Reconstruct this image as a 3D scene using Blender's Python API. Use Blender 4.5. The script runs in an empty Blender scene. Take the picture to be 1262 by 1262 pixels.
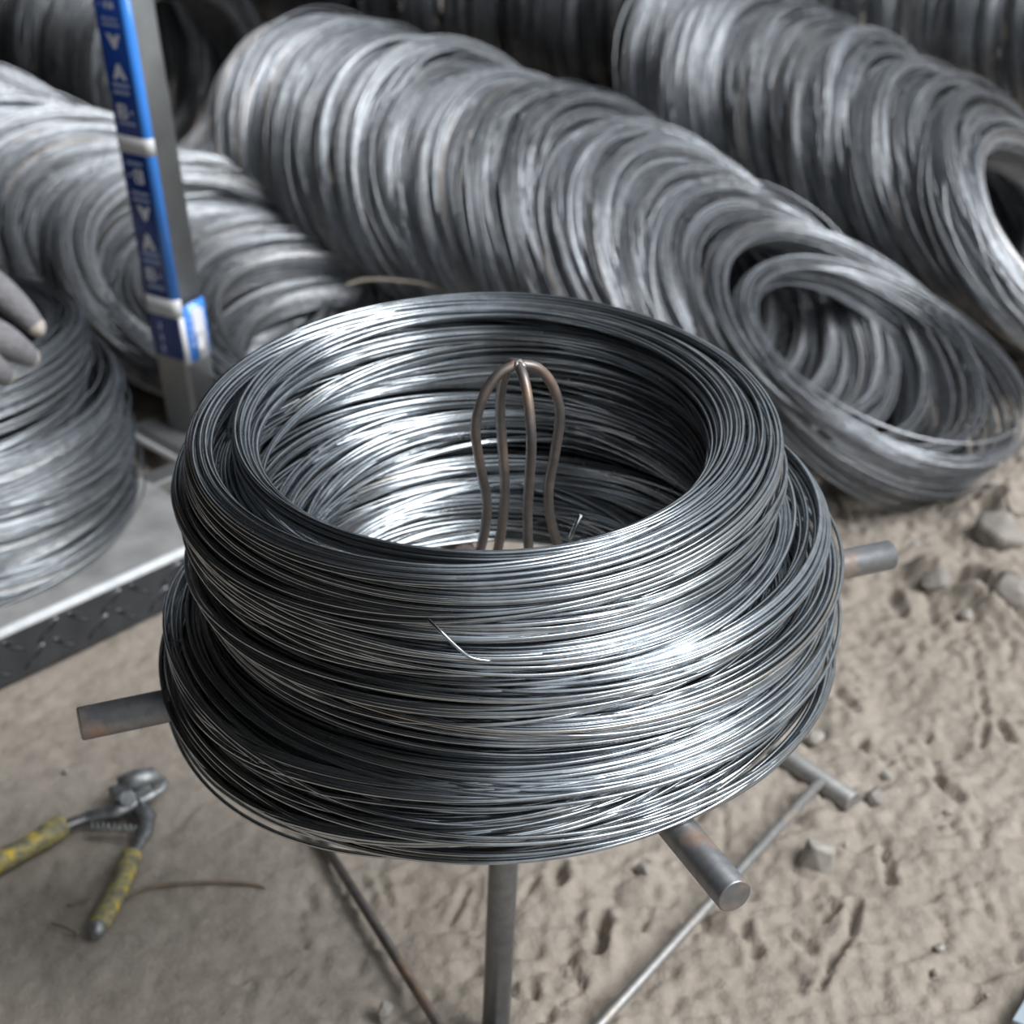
import bpy, math, random
import numpy as np
from mathutils import Vector, Matrix

# ------------------------------------------------------------------ camera, sky, exposure
scn = bpy.context.scene
col = scn.collection
CAM = np.array([-0.003, -1.595, 1.667])
PITCH = math.radians(30.0)
FPX, HALF = 2200.0, 631.0
cam_d = bpy.data.cameras.new('camera')
cam_d.sensor_width = 36.0
cam_d.lens = 36.0 * FPX / 1262.0
cam_d.clip_start = 0.05
cam = bpy.data.objects.new('camera', cam_d)
cam.location = CAM
cam.rotation_euler = (math.pi / 2 - PITCH, 0, 0)
col.objects.link(cam)
scn.camera = cam
cam_d.dof.use_dof = True
cam_d.dof.focus_distance = 1.58
cam_d.dof.aperture_fstop = 5.6

world = bpy.data.worlds.new('overcast_sky')
scn.world = world
world.use_nodes = True
bg = world.node_tree.nodes['Background']
bg.inputs['Color'].default_value = (0.86, 0.93, 1.0, 1)
bg.inputs['Strength'].default_value = 0.55

sun_d = bpy.data.lights.new('hazy_sun', 'SUN')
sun_d.energy = 4.2
sun_d.angle = math.radians(38)
sun_d.color = (0.96, 0.985, 1.0)
sun = bpy.data.objects.new('hazy_sun', sun_d)
sun.rotation_euler = Vector((-0.62, 0.25, -0.75)).to_track_quat('-Z', 'Y').to_euler()
col.objects.link(sun)

scn.view_settings.view_transform = 'Standard'
scn.view_settings.look = 'None'
scn.view_settings.gamma = 1.0
scn.view_settings.use_curve_mapping = False
scn.view_settings.exposure = 0.16

rng = np.random.default_rng(7)
random.seed(7)
PI = math.pi

# ------------------------------------------------------------------ helpers
def at(px, py, z):
    """point of the place at height z that the photograph shows at a pixel"""
    fw = np.array([0, math.cos(PITCH), -math.sin(PITCH)])
    up = np.array([0, math.sin(PITCH), math.cos(PITCH)])
    r = fw + np.array([1.0, 0, 0]) * (px - HALF) / FPX - up * (py - HALF) / FPX
    return CAM + r * (z - CAM[2]) / r[2]

def tag(o, label=None, cat=None, group=None, kind=None):
    if label: o['label'] = label
    if cat: o['category'] = cat
    if group: o['group'] = group
    if kind: o['kind'] = kind
    return o

def empty(name, loc=(0, 0, 0), rz=0.0):
    o = bpy.data.objects.new(name, None)
    o.empty_display_size = 0.05
    o.location = loc
    o.rotation_euler = (0, 0, rz)
    col.objects.link(o)
    return o

def link(name, me, mat=None, parent=None, world_space=True):
    o = bpy.data.objects.new(name, me)
    if mat is not None and not me.materials:
        me.materials.append(mat)
    col.objects.link(o)
    if parent is not None:
        o.parent = parent
        if world_space:   # mesh given in world coordinates under an unrotated or rotated root
            bpy.context.view_layer.update()
            o.matrix_parent_inverse = parent.matrix_basis.inverted()
    return o

def mesh_from(verts, faces, smooth=True, name='mesh'):
    me = bpy.data.meshes.new(name)
    me.from_pydata([tuple(v) for v in verts], [], faces)
    me.update()
    if smooth:
        me.polygons.foreach_set('use_smooth', [True] * len(me.polygons))
    return me

def mesh_np(V, Q, wvals=None, name='mesh'):
    """quads only, from arrays"""
    me = bpy.data.meshes.new(name)
    me.vertices.add(len(V)); me.vertices.foreach_set('co', V.astype(np.float32).ravel())
    nf = len(Q)
    me.loops.add(nf * 4); me.loops.foreach_set('vertex_index', Q.astype(np.int32).ravel())
    me.polygons.add(nf)
    me.polygons.foreach_set('loop_start', np.arange(0, nf * 4, 4, dtype=np.int32))
    me.polygons.foreach_set('loop_total', np.full(nf, 4, dtype=np.int32))
    me.polygons.foreach_set('use_smooth', np.ones(nf, dtype=bool))
    if wvals is not None:
        a = me.attributes.new('wire_tone', 'FLOAT', 'POINT')
        a.data.foreach_set('value', wvals.astype(np.float32))
    me.update(calc_edges=True)
    me.validate()
    return me

def smoothpath(pts, n=8):
    """Catmull-Rom through points"""
    P = [np.array(p, float) for p in pts]
    P = [2 * P[0] - P[1]] + P + [2 * P[-1] - P[-2]]
    out = []
    for i in range(1, len(P) - 2):
        for k in range(n):
            t = k / n
            a, b, c, d = P[i - 1], P[i], P[i + 1], P[i + 2]
            out.append(0.5 * (2 * b + (c - a) * t + (2 * a - 5 * b + 4 * c - d) * t * t + (3 * b - a - 3 * c + d) * t ** 3))
    out.append(P[-2])
    return out

def tube_geo(pts, rad, sides=10, flat=1.0, ref=(0, 0, 1)):
    """a capped tube along points; rad number or list; flat scales along ref direction"""
    pts = [np.array(p, float) for p in pts]
    n = len(pts)
    rr = [rad] * n if np.isscalar(rad) else list(rad)
    V, Fc = [], []
    ref = np.array(ref, float)
    u = None
    for i, p in enumerate(pts):
        t = pts[min(i + 1, n - 1)] - pts[max(i - 1, 0)]
        t /= np.linalg.norm(t) + 1e-12
        if u is None:
            u = np.cross(t, ref)
            if np.linalg.norm(u) < 1e-2:
                u = np.cross(t, np.array([1.0, 0.3, 0]))
        else:
            u = u - t * (u @ t)
        u /= np.linalg.norm(u)
        w = np.cross(u, t)
        for k in range(sides):
            a = 2 * PI * k / sides
            V.append(p + rr[i] * (math.cos(a) * u + flat * math.sin(a) * w))
    for i in range(n - 1):
        for k in range(sides):
            k2 = (k + 1) % sides
            Fc.append((i * sides + k, i * sides + k2, (i + 1) * sides + k2, (i + 1) * sides + k))
    Fc.append(tuple(range(sides - 1, -1, -1)))
    Fc.append(tuple((n - 1) * sides + k for k in range(sides)))
    return V, Fc

def tube(name, pts, rad, mat, parent=None, sides=10, flat=1.0, ref=(0, 0, 1), bevel=0.0):
    V, Fc = tube_geo(pts, rad, sides, flat, ref)
    me = mesh_from(V, Fc, True, name)
    for p in me.polygons:
        if len(p.vertices) > 4: p.use_smooth = False
    return link(name, me, mat, parent)

def rod(name, a, b, r, mat, parent=None, sides=24, ch=0.0015):
    """a straight bar with slightly chamfered ends"""
    a, b = np.array(a, float), np.array(b, float)
    d = (b - a) / np.linalg.norm(b - a)
    pts = [a, a + d * ch, b - d * ch, b]
    return tube(name, pts, [r - ch, r, r, r - ch], mat, parent, sides)

def box_geo(c, s, rz=0.0):
    x, y, z = s[0] / 2, s[1] / 2, s[2] / 2
    ca, sa = math.cos(rz), math.sin(rz)
    V = []
    for dx, dy, dz in ((-x, -y, -z), (x, -y, -z), (x, y, -z), (-x, y, -z), (-x, -y, z), (x, -y, z), (x, y, z), (-x, y, z)):
        V.append((c[0] + dx * ca - dy * sa, c[1] + dx * sa + dy * ca, c[2] + dz))
    F_ = [(0, 3, 2, 1), (4, 5, 6, 7), (0, 1, 5, 4), (1, 2, 6, 5), (2, 3, 7, 6), (3, 0, 4, 7)]
    return V, F_

def box(name, c, s, mat, parent=None, rz=0.0, bev=0.0):
    V, F_ = box_geo(c, s, rz)
    me = mesh_from(V, F_, False, name)
    o = link(name, me, mat, parent)
    if bev:
        m = o.modifiers.new('bevel', 'BEVEL'); m.width = bev; m.segments = 2
    return o

# ------------------------------------------------------------------ materials
def new_mat(name):
    m = bpy.data.materials.new(name); m.use_nodes = True
    nt = m.node_tree
    return m, nt, nt.nodes['Principled BSDF']

def noise(nt, scale, detail=4, rough=0.55, vec=None, sc3=None):
    n = nt.nodes.new('ShaderNodeTexNoise')
    n.inputs['Scale'].default_value = scale
    n.inputs['Detail'].default_value = detail
    n.inputs['Roughness'].default_value = rough
    tc = nt.nodes.new('ShaderNodeTexCoord')
    src = tc.outputs['Object']
    if sc3:
        mp = nt.nodes.new('ShaderNodeMapping'); mp.inputs['Scale'].default_value = sc3
        nt.links.new(src, mp.inputs['Vector']); src = mp.outputs['Vector']
    nt.links.new(src, n.inputs['Vector'])
    return n

def ramp(nt, fac, stops):
    r = nt.nodes.new('ShaderNodeValToRGB')
    el = r.color_ramp.elements
    while len(el) < len(stops): el.new(0.5)
    for e, (p, c) in zip(el, stops):
        e.position = p; e.color = (*c, 1) if len(c) == 3 else c
    nt.links.new(fac, r.inputs['Fac'])
    return r

def simple(name, c, rough=0.6, metal=0.0, var=0.12, scale=30, bump=0.0, spec=0.5):
    m, nt, b = new_mat(name)
    n = noise(nt, scale)
    lo = tuple(max(0, x * (1 - var)) for x in c); hi = tuple(min(1, x * (1 + var)) for x in c)
    r = ramp(nt, n.outputs['Fac'], [(0.3, lo), (0.7, hi)])
    nt.links.new(r.outputs['Color'], b.inputs['Base Color'])
    b.inputs['Roughness'].default_value = rough
    b.inputs['Metallic'].default_value = metal
    b.inputs['Specular IOR Level'].default_value = spec
    if bump:
        bp = nt.nodes.new('ShaderNodeBump'); bp.inputs['Strength'].default_value = bump; bp.inputs['Distance'].default_value = 0.004
        nt.links.new(n.outputs['Fac'], bp.inputs['Height']); nt.links.new(bp.outputs['Normal'], b.inputs['Normal'])
    return m

def wire_mat(name, lo, hi, odd, rough, odd_at=0.95, coil_lo=None):
    m, nt, b = new_mat(name)
    at_ = nt.nodes.new('ShaderNodeAttribute'); at_.attribute_name = 'wire_tone'
    r = ramp(nt, at_.outputs['Fac'], [(0.0, lo), (odd_at - 0.03, hi), (odd_at, odd), (1.0, odd)])
    n = noise(nt, 60, 3)
    mx = nt.nodes.new('ShaderNodeMix'); mx.data_type = 'RGBA'; mx.blend_type = 'MULTIPLY'
    mx.inputs['Factor'].default_value = 0.6
    r2 = ramp(nt, n.outputs['Fac'], [(0.3, (0.55, 0.55, 0.56)), (0.62, (1, 1, 1))])
    nt.links.new(r.outputs['Color'], mx.inputs['A']); nt.links.new(r2.outputs['Color'], mx.inputs['B'])
    res = mx.outputs['Result']
    if coil_lo:        # coils differ from each other in tone
        oi = nt.nodes.new('ShaderNodeObjectInfo')
        r3 = ramp(nt, oi.outputs['Random'], [(0.0, (coil_lo,) * 3), (1.0, (1.05,) * 3)])
        m3 = nt.nodes.new('ShaderNodeMix'); m3.data_type = 'RGBA'; m3.blend_type = 'MULTIPLY'; m3.inputs['Factor'].default_value = 1.0
        nt.links.new(res, m3.inputs['A']); nt.links.new(r3.outputs['Color'], m3.inputs['B']); res = m3.outputs['Result']
    nt.links.new(res, b.inputs['Base Color'])
    mr = nt.nodes.new('ShaderNodeMapRange')
    mr.inputs['To Min'].default_value = rough + 0.1; mr.inputs['To Max'].default_value = rough - 0.06
    nt.links.new(n.outputs['Fac'], mr.inputs['Value'])
    nt.links.new(mr.outputs['Result'], b.inputs['Roughness'])
    b.inputs['Metallic'].default_value = 1.0
    return m

M = {}
M['wire'] = wire_mat('dark_drawn_wire', (0.38, 0.41, 0.435), (0.60, 0.635, 0.665), (0.50, 0.48, 0.45), 0.22, 0.985)
M['wire_far'] = wire_mat('grey_drawn_wire', (0.27, 0.285, 0.31), (0.70, 0.72, 0.75), (0.58, 0.48, 0.40), 0.38, 0.975, 0.66)
M['wire_shade'] = wire_mat('shade_toned_far_wire', (0.13, 0.136, 0.148), (0.40, 0.415, 0.435), (0.3, 0.26, 0.22), 0.36, 0.975, 0.6)  # far-row wire with the roof's shade put into a darker colour
M['wire_mid'] = wire_mat('grey_wire_on_scale', (0.26, 0.28, 0.30), (0.52, 0.545, 0.57), (0.45, 0.42, 0.38), 0.33, 0.985)
M['bright_end'] = simple('cut_wire_end', (0.75, 0.77, 0.78), 0.25, 1.0, 0.05)

def steel_mat(name, base, rust, rough, lo, hi, sc3):
    m, nt, b = new_mat(name)
    n = noise(nt, 9, 5, 0.6, sc3=sc3)
    n2 = noise(nt, 90, 3)
    r = ramp(nt, n.outputs['Fac'], [(0.0, tuple(x * 0.75 for x in base)), (lo, base), (hi, rust), (1.0, tuple(x * 0.7 for x in rust))])
    mx = nt.nodes.new('ShaderNodeMix'); mx.data_type = 'RGBA'; mx.blend_type = 'MULTIPLY'; mx.inputs['Factor'].default_value = 0.5
    r2 = ramp(nt, n2.outputs['Fac'], [(0.35, (0.6, 0.6, 0.6)), (0.65, (1, 1, 1))])
    nt.links.new(r.outputs['Color'], mx.inputs['A']); nt.links.new(r2.outputs['Color'], mx.inputs['B'])
    nt.links.new(mx.outputs['Result'], b.inputs['Base Color'])
    rm = ramp(nt, n.outputs['Fac'], [(lo, (0.75, 0.75, 0.75)), (hi, (0.1, 0.1, 0.1))])
    nt.links.new(rm.outputs['Color'], b.inputs['Metallic'])
    b.inputs['Roughness'].default_value = rough
    return m

M['steel'] = steel_mat('mill_scale_steel', (0.27, 0.275, 0.285), (0.33, 0.17, 0.08), 0.40, 0.52, 0.63, (1, 1, 1))
M['pole'] = steel_mat('plain_pole_steel', (0.27, 0.275, 0.285), (0.25, 0.19, 0.15), 0.40, 0.66, 0.80, (1, 1, 1))
M['steel_rod'] = steel_mat('bent_rod_steel', (0.24, 0.215, 0.20), (0.34, 0.19, 0.10), 0.42, 0.50, 0.68, (1, 1, 0.4))
M['base_steel'] = steel_mat('dusty_base_steel', (0.36, 0.35, 0.34), (0.36, 0.25, 0.17), 0.55, 0.55, 0.7, (1, 1, 1))
M['weld'] = simple('bright_weld', (0.55, 0.52, 0.48), 0.35, 0.9, 0.3, 200)

def ground_mat():
    m, nt, b = new_mat('dusty_earth')
    n1 = noise(nt, 1.7, 6, 0.6); n2 = noise(nt, 26, 6, 0.65); n3 = noise(nt, 150, 3, 0.6)
    r1 = ramp(nt, n1.outputs['Fac'], [(0.3, (0.285, 0.245, 0.205)), (0.7, (0.36, 0.315, 0.27))])
    r2 = ramp(nt, n2.outputs['Fac'], [(0.30, (0.72, 0.71, 0.70)), (0.55, (1, 1, 1)), (0.8, (1.1, 1.1, 1.1))])
    mx = nt.nodes.new('ShaderNodeMix'); mx.data_type = 'RGBA'; mx.blend_type = 'MULTIPLY'; mx.inputs['Factor'].default_value = 0.8
    nt.links.new(r1.outputs['Color'], mx.inputs['A']); nt.links.new(r2.outputs['Color'], mx.inputs['B'])
    nt.links.new(mx.outputs['Result'], b.inputs['Base Color'])
    b.inputs['Roughness'].default_value = 0.95
    b.inputs['Specular IOR Level'].default_value = 0.15
    ad = nt.nodes.new('ShaderNodeMath'); ad.operation = 'MULTIPLY_ADD'; ad.inputs[1].default_value = 0.6
    nt.links.new(n3.outputs['Fac'], ad.inputs[0]); nt.links.new(n2.outputs['Fac'], ad.inputs[2])
    bp = nt.nodes.new('ShaderNodeBump'); bp.inputs['Strength'].default_value = 0.6; bp.inputs['Distance'].default_value = 0.006
    nt.links.new(ad.outputs[0], bp.inputs['Height']); nt.links.new(bp.outputs['Normal'], b.inputs['Normal'])
    return m
M['ground'] = ground_mat()
M['stone'] = simple('pale_stone', (0.36, 0.335, 0.30), 0.9, 0, 0.25, 25, 0.4, 0.2)
M['stone_dark'] = simple('grey_clod', (0.27, 0.245, 0.22), 0.95, 0, 0.25, 30, 0.5, 0.1)
M['deck'] = simple('worn_deck_steel', (0.36, 0.355, 0.35), 0.55, 0.5, 0.25, 14)
M['skirt'] = simple('dark_checker_plate', (0.085, 0.09, 0.10), 0.42, 0.7, 0.2, 20)
M['skirt_lug'] = simple('worn_checker_lug', (0.13, 0.135, 0.145), 0.36, 0.8, 0.2, 30)
M['edge'] = simple('polished_deck_edge', (0.80, 0.82, 0.84), 0.35, 0.25, 0.12, 40)
M['post'] = simple('galvanised_post', (0.34, 0.35, 0.35), 0.38, 0.8, 0.15, 12)
M['film_navy'] = simple('navy_film', (0.012, 0.045, 0.22), 0.22, 0, 0.1, 10)
M['film_blue'] = simple('bright_blue_film', (0.05, 0.25, 0.78), 0.18, 0, 0.1, 10)
M['film_white'] = simple('white_film_print', (0.72, 0.73, 0.76), 0.35, 0, 0.05, 10)
M['film_grey'] = simple('grey_film_band', (0.62, 0.62, 0.62), 0.4, 0, 0.05, 10)
M['film_print'] = simple('pale_film_print', (0.42, 0.48, 0.66), 0.35, 0, 0.05, 10)
M['yellow'] = simple('worn_yellow_grip', (0.50, 0.37, 0.035), 0.5, 0, 0.2, 40)
def grip_mat():
    m, nt, b = new_mat('dirty_yellow_grip')
    n = noise(nt, 55, 5, 0.6)
    r = ramp(nt, n.outputs['Fac'], [(0.36, (0.16, 0.145, 0.10)), (0.52, (0.33, 0.29, 0.14)), (0.60, (0.50, 0.38, 0.08)), (0.66, (0.75, 0.50, 0.03))])
    nt.links.new(r.outputs['Color'], b.inputs['Base Color'])
    b.inputs['Roughness'].default_value = 0.5
    return m
M['grip'] = grip_mat()
M['plier'] = simple('dull_tool_steel', (0.22, 0.22, 0.225), 0.42, 0.8, 0.35, 60)
M['plier_light'] = simple('scuffed_tool_steel', (0.33, 0.34, 0.34), 0.42, 0.7, 0.4, 60)
M['twig'] = simple('rusty_thin_wire', (0.25, 0.19, 0.14), 0.6, 0.2, 0.2, 40)
M['tan_wire'] = simple('tan_loose_wire', (0.34, 0.29, 0.24), 0.5, 0.3, 0.2, 40)
M['glove'] = simple('grey_work_glove', (0.19, 0.185, 0.195), 0.85, 0, 0.2, 120, 0.5, 0.2)
M['glove_tip'] = simple('scuffed_glove_tip', (0.42, 0.37, 0.33), 0.85, 0, 0.2, 120, 0.4, 0.2)
M['cloth'] = simple('dark_blue_workwear', (0.035, 0.04, 0.055), 0.9, 0, 0.2, 60, 0.3, 0.2)
M['trouser'] = simple('charcoal_trousers', (0.03, 0.03, 0.033), 0.9, 0, 0.2, 60, 0.3, 0.2)
M['skin'] = simple('skin', (0.42, 0.26, 0.18), 0.6, 0, 0.08, 20)
M['hair'] = simple('dark_hair', (0.012, 0.01, 0.009), 0.6, 0, 0.2, 90)
M['shoe'] = simple('black_shoe', (0.02, 0.02, 0.02), 0.6, 0, 0.2, 60)
M['wall'] = simple('plain_dark_wall', (0.045, 0.042, 0.04), 0.9, 0, 0.2, 3)  # even near-black wall colour with slight noise
M['roof'] = simple('dark_sheet_roof', (0.04, 0.04, 0.042), 0.85, 0, 0.2, 3)
M['pale_sheet'] = simple('pale_blue_grey_sheet', (0.36, 0.42, 0.47), 0.5, 0, 0.08, 20)

# ------------------------------------------------------------------ the setting
def vnoise(X, Y, scale, seed):
    r = np.random.default_rng(seed)
    L = r.random((64, 64))
    x, y = X * scale + 31.7, Y * scale + 17.3
    xi, yi = np.floor(x).astype(int), np.floor(y).astype(int)
    fx, fy = x - xi, y - yi
    fx, fy = fx * fx * (3 - 2 * fx), fy * fy * (3 - 2 * fy)
    a, b, c, d = (L[(xi + i) % 64, (yi + j) % 64] for i, j in ((0, 0), (1, 0), (0, 1), (1, 1)))
    return (a * (1 - fx) + b * fx) * (1 - fy) + (c * (1 - fx) + d * fx) * fy - 0.5

GOUGES = [  # (pixel path, half width m, depth m): trodden pits and cracks of the earth
    ([(1205, 640), (1222, 668)], 0.035, 0.035), ([(1178, 722), (1210, 735), (1262, 768)], 0.022, 0.028),
    ([(1055, 1118), (1050, 1150), (1028, 1180), (1012, 1220)], 0.010, 0.016), ([(912, 1138), (930, 1172)], 0.012, 0.014),
    ([(742, 1130), (738, 1170)], 0.014, 0.024), ([(690, 1070), (688, 1088)], 0.014, 0.02), ([(652, 1210), (660, 1226)], 0.010, 0.014),
    ([(680, 1238), (676, 1262)], 0.008, 0.012), ([(1090, 1050), (1096, 1092)], 0.010, 0.014), ([(975, 1150), (1000, 1172)], 0.009, 0.010),
    ([(985, 1205), (1008, 1222)], 0.007, 0.009), ([(1018, 1112), (1032, 1125), (1015, 1136)], 0.007, 0.010),
    ([(1150, 962), (1180, 985)], 0.012, 0.012), ([(1080, 930), (1095, 945)], 0.012, 0.012), ([(1060, 915), (1070, 935)], 0.010, 0.010),
    ([(1225, 890), (1245, 915)], 0.012, 0.014), ([(1208, 850), (1215, 890), (1208, 925)], 0.010, 0.012), ([(1040, 865), (1052, 878)], 0.014, 0.012),
    ([(1100, 735), (1112, 752)], 0.014, 0.014), ([(575, 1090), (560, 1125)], 0.008, 0.008), ([(700, 1175), (720, 1215), (690, 1230)], 0.006, 0.009),
    ([(800, 1120), (790, 1150)], 0.008, 0.009), ([(660, 1085), (640, 1110)], 0.008, 0.008), ([(1145, 1125), (1165, 1140)], 0.010, 0.009),
    ([(470, 1080), (480, 1110)], 0.008, 0.008), ([(1000, 690), (1045, 715)], 0.010, 0.008), ([(880, 1075), (895, 1100)], 0.009, 0.01)]

def make_floor():
    xs = np.concatenate([np.linspace(-9, -1.2, 40)[:-1], np.linspace(-1.2, 1.35, 420), np.linspace(1.35, 12, 40)[1:]])
    ys = np.concatenate([np.linspace(-9, -0.1, 40)[:-1], np.linspace(-0.1, 1.9, 330), np.linspace(1.9, 14, 60)[1:]])
    X, Y = np.meshgrid(xs, ys)
    near = np.clip((X + 1.4) / 0.2, 0, 1) * np.clip((1.6 - X) / 0.25, 0, 1) * np.clip((Y + 0.3) / 0.2, 0, 1) * np.clip((2.1 - Y) / 0.2, 0, 1)
    right = 0.30 + 0.70 / (1 + np.exp(-(X + 0.15 - 0.25 * Y) * 7))   # the trodden side is rougher
    Z = 0.016 * vnoise(X, Y, 5, 1) + right * (0.014 * vnoise(X, Y, 14, 2) + 0.014 * np.abs(vnoise(X, Y, 33, 3)) + 0.008 * vnoise(X, Y, 75, 4) + 0.005 * vnoise(X, Y, 140, 6))
    rdg = vnoise(X, Y, 22, 9)
    Z -= right * 0.010 * np.exp(-(rdg / 0.05) ** 2) * (vnoise(X, Y, 7, 10) > 0.08)
    r = np.random.default_rng(5)
    for _ in range(320):                                          # small trodden pits
        cx, cy = r.uniform(-0.35, 1.25), r.uniform(0.0, 1.5)
        a = r.uniform(0, PI); l, w = r.uniform(0.005, 0.018), r.uniform(0.003, 0.007)
        u, v = (X - cx) * math.cos(a) + (Y - cy) * math.sin(a), -(X - cx) * math.sin(a) + (Y - cy) * math.cos(a)
        Z += r.choice([-0.007, -0.008, 0.005]) * np.exp(-(u / l) ** 2 - (v / w) ** 2)
    for path, w, dep in GOUGES:
        P = [at(px, py, 0)[:2] for px, py in path]
        best = np.full(X.shape, 9.0)
        for p, q in zip(P[:-1], P[1:]):
            d = q - p
            t = np.clip(((X - p[0]) * d[0] + (Y - p[1]) * d[1]) / (d @ d), 0, 1)
            best = np.minimum(best, np.hypot(X - p[0] - t * d[0], Y - p[1] - t * d[1]))
        w = w * 0.62
        best = np.abs(best + 0.9 * w * vnoise(X, Y, 45, 21) + 0.7 * w * vnoise(X, Y, 110, 22))
        Z += -dep * np.exp(-(best / w) ** 2) + 0.35 * dep * np.exp(-((best - 1.8 * w) / w) ** 2)
    for px, py, w, hgt in ((1235, 640, 0.07, 0.05), (1235, 735, 0.08, 0.045), (1150, 710, 0.04, 0.03), (1120, 740, 0.03, 0.015), (790, 1080, 0.03, 0.012), (770, 1160, 0.04, 0.012)):
        c = at(px, py, 0)
        Z += hgt * np.exp(-(((X - c[0]) ** 2 + (Y - c[1]) ** 2) / w ** 2) ** 1.6)
    Z = (Z - 0.004) * near
    V = np.stack([X, Y, Z], -1).reshape(-1, 3)
    ny, nx = X.shape
    i = np.arange(ny - 1)[:, None] * nx + np.arange(nx - 1)[None]
    Q = np.stack([i, i + 1, i + nx + 1, i + nx], -1).reshape(-1, 4)
    o = link('floor', mesh_np(V, Q, name='floor'), M['ground'])
    return tag(o, 'trodden dusty brown earth floor', None, None, 'structure')
floor = make_floor()

tag(box('wall_left', (-6.0, 2.0, 2.3), (0.2, 20.0, 4.6), M['wall']), 'dark shed wall', None, None, 'structure')
tag(box('shade_wall_front', (-3.3, -6.0, 1.8), (5.6, 0.2, 3.6), M['wall']), 'dark end wall added out of view to block sky', None, None, 'structure')  # added behind the camera, unseen, to darken the wires' left reflections
tag(box('shade_wall_back', (-2.0, 11.0, 1.8), (8.2, 0.2, 3.6), M['wall']), 'dark far wall added out of view to block sky', None, None, 'structure')  # unseen too, added to cut off sky light at the back left
tag(box('ceiling', (-3.35, 2.0, 3.7), (5.9, 20.0, 0.12), M['roof']), 'dark sheet roof of the open shed', None, None, 'structure')

# ------------------------------------------------------------------ wire coils
def fourier(r, T, S, kmax, amp, closed=True):
    th = np.linspace(0, 2 * PI, S, endpoint=False)
    out = np.zeros((T, S))
    for k in range(1, kmax + 1):
        out += (r.normal(size=(T, 1)) * np.cos(k * th) + r.normal(size=(T, 1)) * np.sin(k * th)) / k
    return out * amp

def bundle(r, Rin, Rout, z0, b, n, S, wr, drift=0.35, jit=0.5, cx=0.0, cy=0.0, tilt=(0, 0), sq=2.6, group=7, core=False):
    """centre lines (n,S,3) of the turns of one lapped band of wire"""
    th = np.linspace(0, 2 * PI, S, endpoint=False)[None]
    a, Rm = (Rout - Rin) / 2, (Rout + Rin) / 2
    psi = np.linspace(0, 2 * PI, n, endpoint=False)[:, None] + r.normal(size=(n, 1)) * 0.04
    ng = max(1, n // group)
    gi = (np.arange(n) * ng // n)
    gd = fourier(r, ng, S, 2, drift)[gi]
    P = psi + gd + fourier(r, n, S, 2, drift * 0.18)
    e = 2.0 / sq
    c, s = np.cos(P), np.sin(P)
    shrink = np.where(np.arange(n) % 3 == 0, r.uniform(0.82, 1.0, n), r.uniform(0.95, 1.03, n))[:, None]
    rr = Rm + a * shrink * np.sign(c) * np.abs(c) ** e + fourier(r, n, S, 3, wr * jit) + fourier(r, ng, S, 2, wr * 0.6)[gi]
    zz = z0 + b * shrink * np.sign(s) * np.abs(s) ** e + fourier(r, n, S, 3, wr * jit) + fourier(r, ng, S, 1, wr * 0.8)[gi]
    x, y = rr * np.cos(th), rr * np.sin(th)
    if core:
        kk = np.arange(n)[::2]
        f = r.uniform(0.6, 0.8, (len(kk), 1))
        rr = np.concatenate([rr, Rm + (rr[kk] - Rm) * f]); zz = np.concatenate([zz, z0 + (zz[kk] - z0) * f])
        x, y = rr * np.cos(th), rr * np.sin(th)
    zz = zz + tilt[0] * x + tilt[1] * y
    return np.stack([x + cx, y + cy, zz], -1)

def wires_mesh(P, wr, sides, r, name, center=(0, 0)):
    T, S, _ = P.shape
    t = np.roll(P, -1, 1) - np.roll(P, 1, 1)
    t /= np.linalg.norm(t, axis=-1, keepdims=True)
    rad = P * np.array([1, 1, 0]) - np.array([center[0], center[1], 0])
    rad /= np.linalg.norm(rad, axis=-1, keepdims=True)
    bb = np.cross(t, rad); bb /= np.linalg.norm(bb, axis=-1, keepdims=True)
    nn = np.cross(bb, t)
    an = np.arange(sides) * 2 * PI / sides
    V = P[:, :, None] + wr * (np.cos(an)[None, None, :, None] * nn[:, :, None] + np.sin(an)[None, None, :, None] * bb[:, :, None])
    idx = np.arange(T * S * sides).reshape(T, S, sides)
    A, B = idx, np.roll(idx, -1, 1)
    Q = np.stack([A, np.roll(A, -1, 2), np.roll(B, -1, 2), B], -1).reshape(-1, 4)
    w = np.repeat(r.random(T), S * sides)
    return mesh_np(V.reshape(-1, 3), Q, w, name)

WR = 0.00215
# the stack on the stand: two lapped bands to a coil, (z, half height, left edge x, right edge x, centre y)
LEVELS = [
    [(0.836, 0.022, -0.328, 0.266, 0.000), (0.811, 0.017, -0.334, 0.272, 0.000)],
    [(0.787, 0.016, -0.343, 0.268, -0.004), (0.764, 0.014, -0.338, 0.276, -0.002)],
    [(0.740, 0.016, -0.334, 0.318, 0.000), (0.712, 0.017, -0.328, 0.328, 0.000)],
    [(0.687, 0.015, -0.320, 0.320, -0.006), (0.666, 0.015, -0.334, 0.330, -0.012)],
    [(0.650, 0.019, -0.360, 0.322, -0.024), (0.624, 0.014, -0.366, 0.326, -0.032)]]
STACK_LABELS = [
    'dark shiny wire coil topmost of the stack on the stand, its rim rounded',
    'dark wire coil second from the top of the stack on the stand',
    'dark wire coil third from the top on the stand, pushed out to the right',
    'dark wire coil fourth from the top on the stand, narrower at the left',
    'widest dark wire coil lowest on the stand, resting on its four arms']
stack = []
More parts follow.
